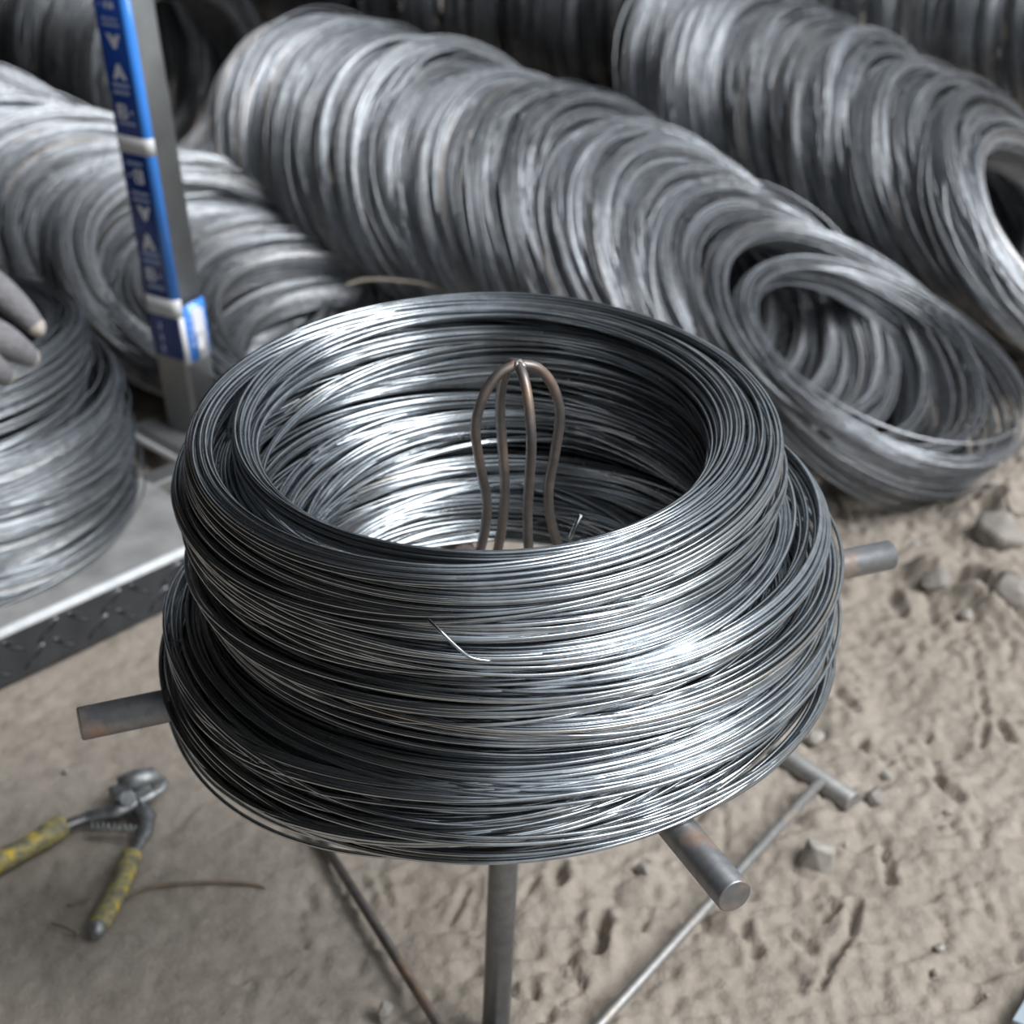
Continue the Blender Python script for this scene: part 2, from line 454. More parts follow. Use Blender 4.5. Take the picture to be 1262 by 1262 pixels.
for ci, bands in enumerate(LEVELS):
    r = np.random.default_rng(100 + ci)
    parts = []
    for bi, (z, b, xl, xr, cy) in enumerate(bands):
        Ro, cx = (xr - xl) / 2, (xr + xl) / 2
        Ri = (0.225, 0.226, 0.222, 0.210, 0.188)[ci]
        per = 4 * ((Ro - Ri) / 2 + b) * 0.92
        n = int(per / (2 * WR) * 1.06)
        top = ci == 0 and bi == 0
        parts.append(bundle(r, Ri + 0.006 * r.random(), Ro, z, b, n, 150, WR, 0.22 if top else 0.40, 0.55, cx, cy,
                            (r.normal() * 0.02, r.normal() * 0.012 + (0.03 if ci == 0 else 0.0)), 2.3 if top else 2.5, 7, True))
    # a few slack turns
    k = 7
    xl, xr, cy = bands[1][2], bands[1][3], bands[1][4]
    Ro, cx = (xr - xl) / 2, (xr + xl) / 2
    sl = bundle(r, Ro - 0.03, Ro + 0.003, bands[1][0], 0.012, k, 150, WR, 0.5, 1.2, cx, cy, (r.normal() * 0.01, r.normal() * 0.01))
    P = np.concatenate(parts + [sl], 0)
    if ci == 4:     # the bottom turns sag between the arms, most of all at the front left
        th = np.arctan2(P[..., 1] - bands[1][4], P[..., 0] - cx)
        f = np.clip(np.cos(th - math.radians(237)), 0, 1) ** 1.5
        low = np.clip((0.655 - P[..., 2]) / 0.04, 0, 1.2)
        P[..., 2] -= 0.022 * f * low
        rr = np.hypot(P[..., 0] - cx, P[..., 1])
        f2 = np.clip(np.cos(th - math.radians(215)), 0, 1) ** 3
        P[..., 2] -= (np.arange(P.shape[0]) >= P.shape[0] - 4)[:, None] * 0.03 * f2
    me = wires_mesh(P, WR, 6, r, 'wire_coil', (cx, 0))
    o = link('wire_coil', me, M['wire'])
    tag(o, STACK_LABELS[ci], 'wire coil', 'wire coils stacked on the stand')
    stack.append(o)

# cut ends that stick out of the stack
def px_y(px, py, y):
    fw = np.array([0, math.cos(PITCH), -math.sin(PITCH)]); up = np.array([0, math.sin(PITCH), math.cos(PITCH)])
    rr = fw + np.array([1.0, 0, 0]) * (px - HALF) / FPX - up * (py - HALF) / FPX
    return CAM + rr * (y - CAM[1]) / rr[1]
e1 = tube('loose_end', [px_y(702, 664, -0.20), px_y(709, 648, -0.20), px_y(716, 635, -0.20)], 0.0019, M['bright_end'], stack[0], 8)
e1['label'] = 'short bright cut wire end standing up'
e2 = tube('loose_end', smoothpath([px_y(526, 762, -0.313), px_y(543, 778, -0.329), px_y(566, 800, -0.334), px_y(582, 811, -0.334), px_y(606, 815, -0.331)], 5), 0.0016, M['wire'], stack[1], 8)
e2['label'] = 'bright curved wire end lying across the turns'

# ------------------------------------------------------------------ the stand
ZA = 0.600
st = empty('coil_stand', (0, 0, 0))
tag(st, 'round steel bar coil stand with four arms under the big stack', 'stand')
aang = math.atan2(0.324, 0.867)
FOOT = (-0.023, 0.0, 0.012)
rod('pole', FOOT, (-0.001, 0, ZA - 0.01), 0.0172, M['pole'], st, 28)
for k, L in enumerate((0.463, 0.455, 0.463, 0.455)):
    a = aang + k * PI / 2
    d = np.array([math.cos(a), math.sin(a), 0])
    if k == 3: d = np.array([0.191, -0.411, 0]) / 0.4532
    rod('arm', d * 0.012 + np.array([0, 0, ZA - 0.004]), d * L + np.array([0, 0, ZA - 0.004]), 0.0170, M['steel'], st, 28)
rod('hub', (0, 0, ZA - 0.03), (0, 0, ZA + 0.018), 0.032, M['steel'], st, 28, 0.003)
prof = [(0.002, 0.914), (0.020, 0.907), (0.034, 0.890), (0.043, 0.866), (0.045, 0.842), (0.040, 0.805), (0.034, 0.768), (0.036, 0.733), (0.046, 0.695), (0.060, 0.655), (0.068, 0.612)]
for k, (da, rs) in enumerate(((0.0, 1.0), (0.1, 0.9), (0.0, 1.0), (-0.05, 0.95))):
    a = aang + k * PI / 2 + da
    pts = [(0.003 + q * rs * math.cos(a), q * rs * math.sin(a), z) for q, z in prof]
    tube('guide_rod', smoothpath(pts, 5), 0.0052, M['steel_rod'], st, 12)
wv, wf = [], []
me = bpy.data.meshes.new('weld_bead')
import bmesh
bm = bmesh.new(); bmesh.ops.create_icosphere(bm, subdivisions=3, radius=0.0075)
for v in bm.verts:
    v.co = Vector((v.co.x * 1.15, v.co.y * 1.15, v.co.z * 0.85)) * (1 + 0.12 * math.sin(v.co.x * 900) * math.cos(v.co.y * 700)) + Vector((0.003, 0, 0.913))
bm.to_mesh(me); bm.free()
me.polygons.foreach_set('use_smooth', [True] * len(me.polygons))
link('weld_bead', me, M['weld'], st)
g = lambda x, y, z=0.0: at(x, y, z)
pA, pB = g(1052, 990, 0.012), g(955, 925, 0.012)
dAB = (pB - pA) / np.linalg.norm(pB - pA)
rod('base_pipe', pA, pA + dAB * 0.62, 0.0165, M['base_steel'], st, 24)
bA, bB = g(1012, 962, 0.033), g(740, 1262, 0.02)
dB = (bB - bA) / np.linalg.norm(bB - bA)
BE_, RE_ = bA + dB * 0.74, np.array([-0.030, -0.125, 0.012])
rod('base_bar', bA, BE_, 0.0075, M['base_steel'], st, 14)
rod('base_bar', BE_ , RE_, 0.0075, M['base_steel'], st, 14)
rod('base_bar', RE_, (-0.022, 0.0, 0.022), 0.0075, M['base_steel'], st, 14)
rA, rB = g(405, 1050, 0.012), g(535, 1262, 0.012)
dR = (rB - rA) / np.linalg.norm(rB - rA)
rod('base_rod', rA - dR * 0.12, RE_, 0.0068, M['steel_rod'], st, 14)
rod('base_rod', rA - dR * 0.12, pA + dAB * 0.60, 0.0068, M['steel_rod'], st, 14)

# ------------------------------------------------------------------ rows of coils standing on the ground behind
FAR = []
def far_variant(seed, loose=0.0, half=0.048, Ri=0.228, Ro=0.318, nb=3):
    r = np.random.default_rng(seed)
    parts = []
    wr = 0.0018
    for i in range(nb):
        z = (i - (nb - 1) / 2) * 2 * half / nb
        ro = Ro + r.normal() * 0.005 - 0.005; ri = Ri + r.normal() * 0.005 + 0.004
        b = half / nb * 1.1
        n = int(4 * ((ro - ri) / 2 + b) * 0.9 / (2 * wr))
        parts.append(bundle(r, ri, ro, z, b, n, 72, wr, 0.20, 0.5, r.normal() * 0.005, r.normal() * 0.005,
                            (r.normal() * 0.02, r.normal() * 0.02), 3.4, 9))
    P = np.concatenate(parts + [bundle(r, Ro - 0.03, Ro + 0.006, 0, half * 0.9, 8, 72, wr, 0.6, 2.2, 0, 0, (r.normal() * 0.05, r.normal() * 0.05))], 0)
    return wires_mesh(P, wr, 4, r, 'wire_coil')
THIN = []
for s in range(2):
    me = far_variant(320 + s, Ri=0.272, Ro=0.312); me.materials.append(M['wire_far']); THIN.append(me)
for s in range(5):
    me = far_variant(300 + s); me.materials.append(M['wire_far']); FAR.append(me)
LOOSE = []
def loose_variant(seed):      # a slack coil whose turns fan out
    r = np.random.default_rng(seed)
    n, S, wr = 80, 96, 0.0019
    th = np.linspace(0, 2 * PI, S, endpoint=False)[None]
    u = np.linspace(-1, 1, n)[:, None] + r.normal(size=(n, 1)) * 0.06
    rr = 0.292 + 0.010 * u + 0.010 * r.normal(size=(n, 1)) + fourier(r, n, S, 3, 0.003)
    fan = 0.5 + 0.5 * np.cos(th - 0.0)
    zz = u * (0.020 + 0.085 * fan) + fourier(r, n, S, 2, 0.004)
    cx = 0.012 * u + r.normal(size=(n, 1)) * 0.005
    return wires_mesh(np.stack([rr * np.cos(th) + cx, rr * np.sin(th), zz], -1), wr, 4, r, 'wire_coil')
for s in range(2):
    me = loose_variant(340 + s); me.materials.append(M['wire_far']); LOOSE.append(me)

ORD = ['first', 'second', 'third', 'fourth', 'fifth', 'sixth', 'seventh', 'eighth', 'ninth', 'tenth', 'eleventh', 'twelfth', 'thirteenth', 'fourteenth', 'fifteenth', 'sixteenth', 'seventeenth', 'eighteenth', 'nineteenth', 'twentieth', 'twenty-first', 'twenty-second']

def put_coil(me, base, heading, lean, spin, scale=1.0, R=0.318, half=0.05, roll=0.0, lift=0.0):
    """base = ground point under the coil, heading = direction its open face looks, lean = how far the face looks up"""
    o = bpy.data.objects.new('wire_coil', me)
    col.objects.link(o)
    nrm = Vector((math.cos(lean) * math.cos(heading), math.cos(lean) * math.sin(heading), math.sin(lean)))
    upv = Vector((0, 0, 1)) - nrm * nrm.z; upv.normalize()
    # local x looks down the slope so that the fan of a slack coil opens at the ground
    xv = -upv; yv = nrm.cross(xv)
    m = Matrix((xv, yv, nrm)).transposed().to_4x4()
    zc = (R * math.cos(lean) + half * math.sin(abs(lean))) * scale + lift
    o.matrix_world = Matrix.Translation(Vector((base[0], base[1], zc))) @ m @ Matrix.Rotation(spin, 4, 'Z') @ Matrix.Scale(scale, 4)
    return o

def row(p0, p1, n, lean0, lean1, h0, h1, seed, labels, group, scale=1.0, first_loose=0, jit=0.012, ease=0.6, thin=0, mat=None, near=1.0):
    """coils from the near end p0 to the far end p1; lean and heading (degrees) change along the row"""
    r = np.random.default_rng(seed)
    p0, p1 = np.array(p0, float), np.array(p1, float)
    for i in range(n):
        t = i / max(1, n - 1)
        loose = i < first_loose
        lean = lean0 + (lean1 - lean0) * t ** ease + r.normal() * 0.022
        sc = scale * (1 + r.normal() * 0.016) * (near + (1 - near) * min(1.0, t * 2.5))
        me = LOOSE[i % 2] if loose else THIN[i % 2] if i < thin else FAR[int(r.integers(len(FAR)))]
        b = p0 + (p1 - p0) * t + r.normal(size=2) * jit
        o = put_coil(me, b, math.radians(h0 + (h1 - h0) * t ** 0.5) + r.normal() * 0.04, lean, 0.0 if loose else r.uniform(0, 6.28), sc)
        if mat:
            o.material_slots[0].link = 'OBJECT'; o.material_slots[0].material = mat
        tag(o, labels(i), 'wire coil', group)
row((0.67, 1.50), (-0.42, 2.44), 20, 1.05, 0.34, -28, -42, 11,
    lambda i: 'slack fanned-out wire coil at the open near end of the long middle row' if i == 0 else f'grey wire coil {ORD[i]} from the open near end of the long middle row',
    'wire coils leaning in the long middle row', 1.0, 2, 0.006, 0.62, 3, None, 0.93)
row((1.13, 1.98), (0.50, 2.90), 13, 0.85, 0.34, -28, -40, 12,
    lambda i: 'dark open-mouthed wire coil at the near end of the right-hand row' if i == 0 else f'shiny grey wire coil {ORD[i]} from the open mouth of the right-hand row',
    'wire coils leaning in the right-hand row')
row((1.78, 2.95), (1.0, 3.75), 9, 0.26, 0.16, -37, -37, 13,
    lambda i: f'bright wire coil {ORD[i]} from the right edge in the top right corner row', 'wire coils in the far right corner row')
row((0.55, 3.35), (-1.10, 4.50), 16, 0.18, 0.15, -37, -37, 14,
    lambda i: f'shadowed wire coil {ORD[i]} from the right in the dark row at the top middle', 'wire coils in the dark far row', mat=M['wire_shade'])
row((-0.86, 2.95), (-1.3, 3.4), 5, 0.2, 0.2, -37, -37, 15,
    lambda i: f'dim wire coil {ORD[i]} from the right, between blue post and middle row', 'dim wire coils beyond the blue post', mat=M['wire_shade'])
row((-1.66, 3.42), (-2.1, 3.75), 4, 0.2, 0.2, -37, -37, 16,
    lambda i: f'dim wire coil {ORD[i]} from the right in the top left corner', 'dim wire coils in the top left corner', mat=M['wire_shade'])
row((-0.30, 1.74), (-1.45, 2.48), 15, 1.42, 0.80, -42, -45, 17,
    lambda i: f'pale grey wire coil {ORD[i]} from the front in the leaning row behind the blue post', 'wire coils leaning behind the blue post', 1.0, 0, 0.01, 0.6)
lw = tube('loose_wire', smoothpath([g(425, 352, 0.24), g(450, 345, 0.25), g(490, 346, 0.25), g(530, 352, 0.24), g(566, 366, 0.22)], 6), 0.004, M['tan_wire'], None, 8)
tag(lw, 'single tan wire arched over the coil right of the blue post', 'wire')

# ------------------------------------------------------------------ platform scale with its post
S45 = math.sqrt(0.5)
PC = np.array([-0.489, 1.057])               # right corner of the deck
eF, eR = np.array([-S45, -S45]), np.array([-S45, S45])
SZ = 0.80
pc = PC + (eF + eR) * SZ / 2
scale_root = empty('platform_scale', (pc[0], pc[1], 0))
tag(scale_root, 'low steel platform scale with checker-plate skirt under the left coils', 'scale')
def plat_box(name, along, out, z, s, mat, bev=0.0):
    """box given by distance along the front edge from the right corner and outward from the front edge"""
    p = PC + eF * along - eR * out
    return box(name, (p[0], p[1], z), s, mat, scale_root, math.radians(45), bev)
plat_box('deck', SZ / 2, -SZ / 2, 0.094, (SZ - 0.012, SZ - 0.012, 0.010), M['deck'], 0.002)
sk = plat_box('skirt', SZ / 2, -0.004, 0.047, (SZ, 0.008, 0.088), M['skirt'])
p = PC + eR * SZ / 2 + eF * 0.004
box('skirt', (p[0], p[1], 0.047), (0.008, SZ, 0.088), M['skirt'], scale_root, math.radians(45))
p = PC + eR * SZ / 2 + eF * (SZ - 0.004)
box('skirt', (p[0], p[1], 0.047), (0.008, SZ, 0.088), M['skirt'], scale_root, math.radians(45))
plat_box('skirt', SZ / 2, -SZ + 0.004, 0.047, (SZ, 0.008, 0.088), M['skirt'])
plat_box('deck_edge', SZ / 2, -0.005, 0.095, (SZ + 0.004, 0.014, 0.012), M['edge'], 0.003)
p = PC + eR * SZ / 2 + eF * 0.004
box('deck_edge', (p[0], p[1], 0.094), (0.012, SZ, 0.010), M['deck'], scale_root, math.radians(45), 0.002)
# raised lugs of the checker plate on the front skirt
lug_v, lug_f = [], []
N = 10
for i in range(N):
    a = 2 * PI * i / N
    lug_v.append((0.030 * math.cos(a), -0.0001, 0.0060 * math.sin(a)))
for i in range(N):
    a = 2 * PI * i / N
    lug_v.append((0.024 * math.cos(a), -0.0024, 0.0030 * math.sin(a)))
for i in range(N):
    j = (i + 1) % N
    lug_f.append((i, N + i, N + j, j))
lug_f.append(tuple(range(N, 2 * N)))
lug_me = mesh_from(lug_v, lug_f, True, 'lug'); lug_me.materials.append(M['skirt_lug'])
k = 0
for i in range(13):
    for j in range(2):
        al = 0.04 + i * 0.06 + 0.03 * j
        q = PC + eF * al
        o = bpy.data.objects.new('checker_lug', lug_me); col.objects.link(o); o.parent = sk
        ang = math.radians(38 if (i + j) % 2 else -38)
        o.matrix_world = Matrix.Translation((q[0], q[1], 0.030 + 0.036 * j)) @ Matrix.Rotation(math.radians(45), 4, 'Z') @ Matrix.Rotation(ang, 4, 'Y')
# post bracket and post
b0, b1 = at(176, 516, 0.075), at(262, 563, 0.075)
db = (b1 - b0) / np.linalg.norm(b1 - b0)
bm_ = (b0 + b1 + db * 0.12) / 2
box('bracket', (bm_[0], bm_[1], 0.055), (np.linalg.norm(b1 - b0) + 0.12, 0.055, 0.04), M['post'], scale_root, math.atan2(db[1], db[0]), 0.008)
box('bracket_rib', (bm_[0] - 0.02, bm_[1] - 0.02, 0.052), (np.linalg.norm(b1 - b0) + 0.10, 0.012, 0.012), M['edge'], scale_root, math.atan2(db[1], db[0]), 0.003)
q = bm_ - np.array([0.02, 0.02, 0])
box('bracket_arm', (q[0] - 0.05, q[1] - 0.05, 0.035), (0.26, 0.05, 0.03), M['post'], scale_root, math.radians(45), 0.004)

PX, PY = -0.620, 1.505
PROT = math.radians(59)
S, RC = 0.078, 0.012
def prof_pts(off=0.0, n=6):
    """rounded square, counter-clockwise, starting at the middle of the -y' side"""
    h = S / 2 - RC
    out = []
    for cx, cy, a0 in ((h, -h, -PI / 2), (h, h, 0), (-h, h, PI / 2), (-h, -h, PI)):
        for i in range(n + 1):
            a = a0 + PI / 2 * i / n
            out.append((cx + (RC + off) * math.cos(a), cy + (RC + off) * math.sin(a)))
    return out
def to_w(u, v, z):
    c, s = math.cos(PROT), math.sin(PROT)
    lean = (z - 0.075) * -0.062
    return (PX + u * c - v * s + lean, PY + u * s + v * c, z)
ZT = 1.42
V, Fc = [], []
pp = prof_pts()
for z in (0.072, ZT):
    V += [to_w(u, v, z) for u, v in pp]
n_ = len(pp)
Fc = [(i, (i + 1) % n_, n_ + (i + 1) % n_, n_ + i) for i in range(n_)] + [tuple(range(n_ - 1, -1, -1)), tuple(range(n_, 2 * n_))]
me = mesh_from(V, Fc, True, 'post')
for p_ in me.polygons:
    if len(p_.vertices) > 4: p_.use_smooth = False
post = link('post', me, M['post'], scale_root)

# face of the film: local -x' side (looks to the lower left of the photo); v runs along it
def strip(name, i0, i1, z0, z1, mat, off, parent, nz=2):
    pr = prof_pts(off)
    idx = [i % len(pr) for i in range(i0, i1 + 1)]
    V, Fc = [], []
    for z in np.linspace(z0, z1, nz):
        V += [to_w(*pr[i], z) for i in idx]
    m = len(idx)
    for r_ in range(nz - 1):
        Fc += [(r_ * m + i, r_ * m + i + 1, (r_ + 1) * m + i + 1, (r_ + 1) * m + i) for i in range(m - 1)]
    o = link(name, mesh_from(V, Fc, True, name), mat, parent)
    sm = o.modifiers.new('thickness', 'SOLIDIFY'); sm.thickness = 0.0006; sm.offset = 1
    return o

def zpix(py):       # height on the post seen at a photo row
    u, v = -S / 2, 0
    lo, hi = 0.0, 1.5
    for _ in range(40):
        m_ = (lo + hi) / 2
        w = np.array(to_w(u, v, m_)) - CAM
        zz = w @ np.array([0, math.cos(PITCH), -math.sin(PITCH)])
        y_ = HALF - FPX * (w @ np.array([0, math.sin(PITCH), math.cos(PITCH)])) / zz
        if y_ > py: lo = m_
        else: hi = m_
    return (lo + hi) / 2

# profile index: 0-6 corner (+x,-y), 7-13 (+x,+y), 14-20 (-x,+y), 21-27 (-x,-y)
film = strip('blue_film', 17, 27, zpix(440), 1.10, M['film_navy'], 0.0008, post)
film['label'] = 'navy blue printed film'
h_ = S / 2 - RC
edge = strip('bright_stripe', 21, 27, zpix(384), 1.10, M['film_blue'], 0.0014, film)
strip('white_band', 17, 27, zpix(189), zpix(168), M['film_grey'], 0.0018, film)
strip('white_band', 17, 27, zpix(388), zpix(366), M['film_grey'], 0.0018, film)
strip('white_strip', 24, 28, zpix(446), zpix(388), M['film_grey'], 0.0020, film)
strip('side_label', 27, 33, zpix(445), zpix(376), M['film_blue'], 0.0020, post)['label'] = 'bright blue label on the side of the post'

def on_face(v, z, off=0.0016):          # film face
    return to_w(-S / 2 - off, v, z)
def print_poly(name, pts, mat, off=0.0016):
    V = [on_face(v, z, off) for v, z in pts] + [on_face(v, z, off - 0.0007) for v, z in pts]
    n = len(pts)
    Fc = [tuple(range(n)), tuple(range(2 * n - 1, n - 1, -1))] + [(i, (i + 1) % n, n + (i + 1) % n, n + i) for i in range(n)]
    return link(name, mesh_from(V, Fc, False, name), mat, film)
# on this side the reading direction runs from +v (left in the photo) to -v
def rect(v0, v1, y0, y1, mat=None, nm='printed_line'):
    z0, z1 = zpix(y1), zpix(y0)
    print_poly(nm, [(v0, z0), (v1, z0), (v1, z1), (v0, z1)], mat or M['film_white'])
def tri(vc, w, y0, y1, upw):
    z0, z1 = zpix(y1), zpix(y0)
    f = (lambda t: z0 + (z1 - z0) * t) if upw else (lambda t: z1 - (z1 - z0) * t)
    print_poly('printed_emblem', [(vc + w, f(0)), (vc + 0.2 * w, f(1)), (vc - 0.2 * w, f(1)), (vc - w, f(0)), (vc - 0.42 * w, f(0)), (vc, f(0.32)), (vc + 0.42 * w, f(0))], M['film_white'])
def letter_B(v_left, w, y0, y1, up_=True):
    """the block capital and dot printed beside each emblem"""
    z0, z1 = zpix(y1), zpix(y0)
    Z = lambda t: z0 + (z1 - z0) * (t if up_ else 1 - t)
    Vv = lambda t: v_left - w * (t if up_ else 1 - t)
    def pl(pts): print_poly('printed_letter', [(Vv(a), Z(b)) for a, b in pts], M['film_white'])
    pl([(0, 0), (0.24, 0), (0.24, 1), (0, 1)])
    for b0_ in (0.0, 0.42, 0.84):
        pl([(0.24, b0_), (0.62, b0_), (0.62, b0_ + 0.16), (0.24, b0_ + 0.16)])
    pl([(0.52, 0.16), (0.72, 0.16), (0.72, 0.42), (0.52, 0.42)]); pl([(0.52, 0.58), (0.68, 0.58), (0.68, 0.84), (0.52, 0.84)])
    pl([(0.95, 0.4), (1.1, 0.4), (1.1, 0.62), (0.95, 0.62)])
def text_lines(y0, y1, rows, v0=0.020, v1=-0.018):
    hgt = (y1 - y0) / rows
    rr = random.Random(int(y0 * 7 + y1))
    for i in range(rows):
        v = v0
        while v > v1 + 0.003:
            w = rr.uniform(0.003, 0.007)
            rect(v, max(v1, v - w), y0 + i * hgt + 0.2 * hgt, y0 + i * hgt + 0.75 * hgt, M['film_print'])
            v -= w + 0.0015
letter_B(0.020, 0.031, 2, 10, False)
text_lines(20, 34, 2); tri(0.001, 0.0155, 42, 60, False)
tri(0.001, 0.0155, 79, 98, True); text_lines(101, 119, 2); letter_B(0.020, 0.031, 129, 147, True); text_lines(149, 156, 1)
text_lines(198, 206, 1); letter_B(0.018, 0.031, 209, 226, False); text_lines(235, 251, 2); tri(-0.001, 0.0155, 254, 272, False)
tri(0.002, 0.0155, 288, 308, True); text_lines(309, 327, 2); letter_B(0.020, 0.031, 331, 347, True); text_lines(350, 358, 1)
for y0 in (398, 412, 426):
    rect(0.012, 0.006, y0, y0 + 9, M['film_print'])
# white blocks on the side label (local -y' side)
def side_poly(u0, u1, y0, y1, mat):
    z0, z1 = zpix(y1), zpix(y0)
    o_ = -S / 2 - 0.0032
    pts = [(u0, z0), (u1, z0), (u1, z1), (u0, z1)]
    V = [to_w(u, o_, z) for u, z in pts] + [to_w(u, o_ + 0.0006, z) for u, z in pts]
    Fc = [(0, 1, 2, 3), (7, 6, 5, 4)] + [(i, (i + 1) % 4, 4 + (i + 1) % 4, 4 + i) for i in range(4)]
    link('printed_block', mesh_from(V, Fc, False, 'printed_block'), mat, post)
side_poly(-0.004, 0.018, 383, 414, M['film_white']); side_poly(0.001, 0.014, 420, 434, M['film_white'])
for y0 in (392, 402, 412, 422): side_poly(-0.014, -0.009, y0, y0 + 6, M['film_print'])

# coils on the scale
LC = np.array([-0.995, 1.105])
zz = 0.100
LEFT_L = ['wire coil topmost of the pile on the platform scale, under the gloved hand', 'second wire coil from the top of the pile on the platform scale',
          'third wire coil from the top of the pile on the platform scale', 'lowest wire coil of the pile, lying on the scale deck']
for i in range(4):
    sc = (1.03, 1.06, 1.04, 0.97)[i]
    o = bpy.data.objects.new('wire_coil', FAR[(i + 1) % 5]); col.objects.link(o)
    hz = 0.86
    c = LC + np.array([(0.012, -0.006), (0.0, 0.004), (0.0, 0.0), (-0.03, 0.01)][i])
    o.location = (c[0], c[1], zz + 0.052 * hz)
    o.rotation_euler = ((0.0, 0.02, -0.03, 0.03)[i], (0.0, 0.03, -0.02, 0.02)[i], 1.1 * i)
    o.scale = (sc, sc, hz)
    zz += 0.098 * hz
    o.material_slots[0].link = 'OBJECT'; o.material_slots[0].material = M['wire_mid']
    tag(o, LEFT_L[3 - i], 'wire coil', 'wire coils piled on the platform scale')

# ------------------------------------------------------------------ pliers on the ground
pl = empty('fencing_pliers', tuple(at(158, 995, 0)))
tag(pl, 'worn pliers with dirty yellow grips lying open on the ground', 'pliers')
gp = lambda x, y, z=0.018: at(x, y, z)
tube('lever', smoothpath([gp(182, 968, .022), gp(166, 985, .022), gp(140, 1000, .020), gp(112, 1006, .018), gp(84, 1016, .018), gp(60, 1030, .018)], 5), [0.013] * 5 + [0.016] * 6 + [0.012] * 5 + [0.0095] * 10, M['plier'], pl, 10, 0.6)
tube('lever', smoothpath([gp(160, 975, .014), gp(170, 990, .014), gp(180, 1008, .014), gp(177, 1028, .014), gp(165, 1050, .014), gp(158, 1070, .014)], 5), [0.012] * 5 + [0.015] * 6 + [0.012] * 5 + [0.0095] * 10, M['plier'], pl, 10, 0.6)
g1 = tube('grip', smoothpath([gp(80, 1016, .018), gp(66, 1024, .018), gp(40, 1040, .018), gp(12, 1055, .018), (*at(-22, 1072, .018),)], 6), [0.012, .0165] + [0.018] * 8 + [0.0165] * 8 + [0.018] * 5 + [0.015, 0.008], M['grip'], pl, 14, 0.85)
g1['label'] = 'dirty yellow plastic grip'
g2 = tube('grip', smoothpath([gp(163, 1050, .015), gp(157, 1068, .015), gp(146, 1095, .015), gp(132, 1122, .015), gp(121, 1143, .015)], 6), [0.010, .0145] + [0.0155] * 8 + [0.0145] * 8 + [0.0155] * 5 + [0.014, 0.010], M['grip'], pl, 14, 0.85)
g2['label'] = 'dirty yellow plastic grip'
cap = tube('grip_end', [gp(122, 1140, .015), gp(119, 1147, .015), gp(117, 1154, .014)], [0.0115, 0.0115, 0.006], M['plier_light'], pl, 12)
cap['label'] = 'bare metal end of the grip'
for (x0, y0, x1, y1, nm) in ((146, 968, 190, 957, 'jaw'),):
    tube(nm, [gp(x0, y0, .03), gp((x0 + x1) / 2, (y0 + y1) / 2 - 1, .032), gp(x1, y1, .028), gp(x1 + 8, y1 + 2, .024)], [0.013, 0.018, 0.015, 0.007], M['plier_light'], pl, 6, 0.9)
tube('jaw', smoothpath([gp(170, 988, .024), gp(182, 982, .025), gp(196, 974, .025), gp(202, 966, .024), gp(202, 957, .022)], 5), [0.010] * 8 + [0.008] * 8 + [0.006, 0.005, 0.004, 0.003, 0.002], M['plier_light'], pl, 8, 0.8)
rod('pivot', gp(157, 984, .012), gp(157, 984, .038), 0.012, M['plier_light'], pl, 14)
hx = []
s0, s1 = gp(112, 1018, .018), gp(166, 1021, .016)
for i in range(61):
    t = i / 60
    q = s0 + (s1 - s0) * t
    a = t * 2 * PI * 8
    hx.append(q + np.array([0, math.cos(a) * 0.0062, math.sin(a) * 0.0062]))
tube('spring', hx, 0.0018, M['plier_light'], pl, 6)

tw = [([(142, 1118), (158, 1103), (185, 1093), (230, 1088), (280, 1087), (328, 1092)], 'thin curved rusty wire beside the pliers grip', 0.0028),
      ([(84, 1116), (98, 1110), (112, 1106)], 'tiny dark twig left of the pliers grip', 0.0025),
      ([(64, 1138), (80, 1143), (97, 1151)], 'tiny dark wire scrap below the pliers grip', 0.002),
      ([(1000, 565), (1030, 610), (1048, 640)], 'thin dark stick on the earth below the slack coil', 0.003)]
for path, lab, rr_ in tw:
    o = tube('wire_scrap', smoothpath([at(x, y, 0.006) for x, y in path], 5), rr_, M['twig'], None, 6)
    tag(o, lab, 'wire scrap')

# ------------------------------------------------------------------ stones
def stone(px, py, wpx, hpx, label, mat='stone', seed=0, sharp=False):
    r = np.random.default_rng(seed + 900)
    c = at(px, py + hpx * 0.3, 0.0)
    dist = np.linalg.norm(c - CAM)
    w = wpx * dist / FPX / 2
    h = hpx * dist / FPX / 2 * 1.1
    bm = bmesh.new()
    for _ in range(14 if sharp else 26):
        v = r.normal(size=3); v /= np.linalg.norm(v)
        if sharp: v = np.sign(v) * np.abs(v) ** 0.6
        bm.verts.new((v[0] * w, v[1] * w * 0.85, v[2] * h))
    res = bmesh.ops.convex_hull(bm, input=bm.verts)
    bmesh.ops.delete(bm, geom=[e for e in res['geom_interior'] if isinstance(e, bmesh.types.BMVert)], context='VERTS')
    bmesh.ops.bevel(bm, geom=list(bm.edges), offset=w * 0.08, segments=1, affect='EDGES')
    me = bpy.data.meshes.new('stone'); bm.to_mesh(me); bm.free()
    o = link('stone', me, M[mat])
    o.location = (c[0], c[1], h * 0.55)
    o.rotation_euler = (0, 0, r.uniform(0, 6.28))
    tag(o, label, 'stone', 'stones on the earth floor')
stone(1006, 1052, 44, 48, 'broken angular stone right of the front arm, beside the base bar', 'stone', 1, True)
stone(474, 1244, 26, 26, 'small pale pebble at the bottom, left of the pole', 'stone', 2)
stone(1004, 908, 26, 16, 'flat pale stone just right of the lowest coil', 'stone', 3)
stone(1078, 980, 28, 26, 'rounded stone right of the base pipe end', 'stone_dark', 4)
stone(1092, 955, 14, 12, 'small pebble behind the base pipe end', 'stone', 5)
stone(1152, 712, 42, 36, 'rounded clod below the right arm tip', 'stone_dark', 6)
stone(1190, 757, 18, 18, 'small white pebble near the ridge right of the arm', 'stone', 7)
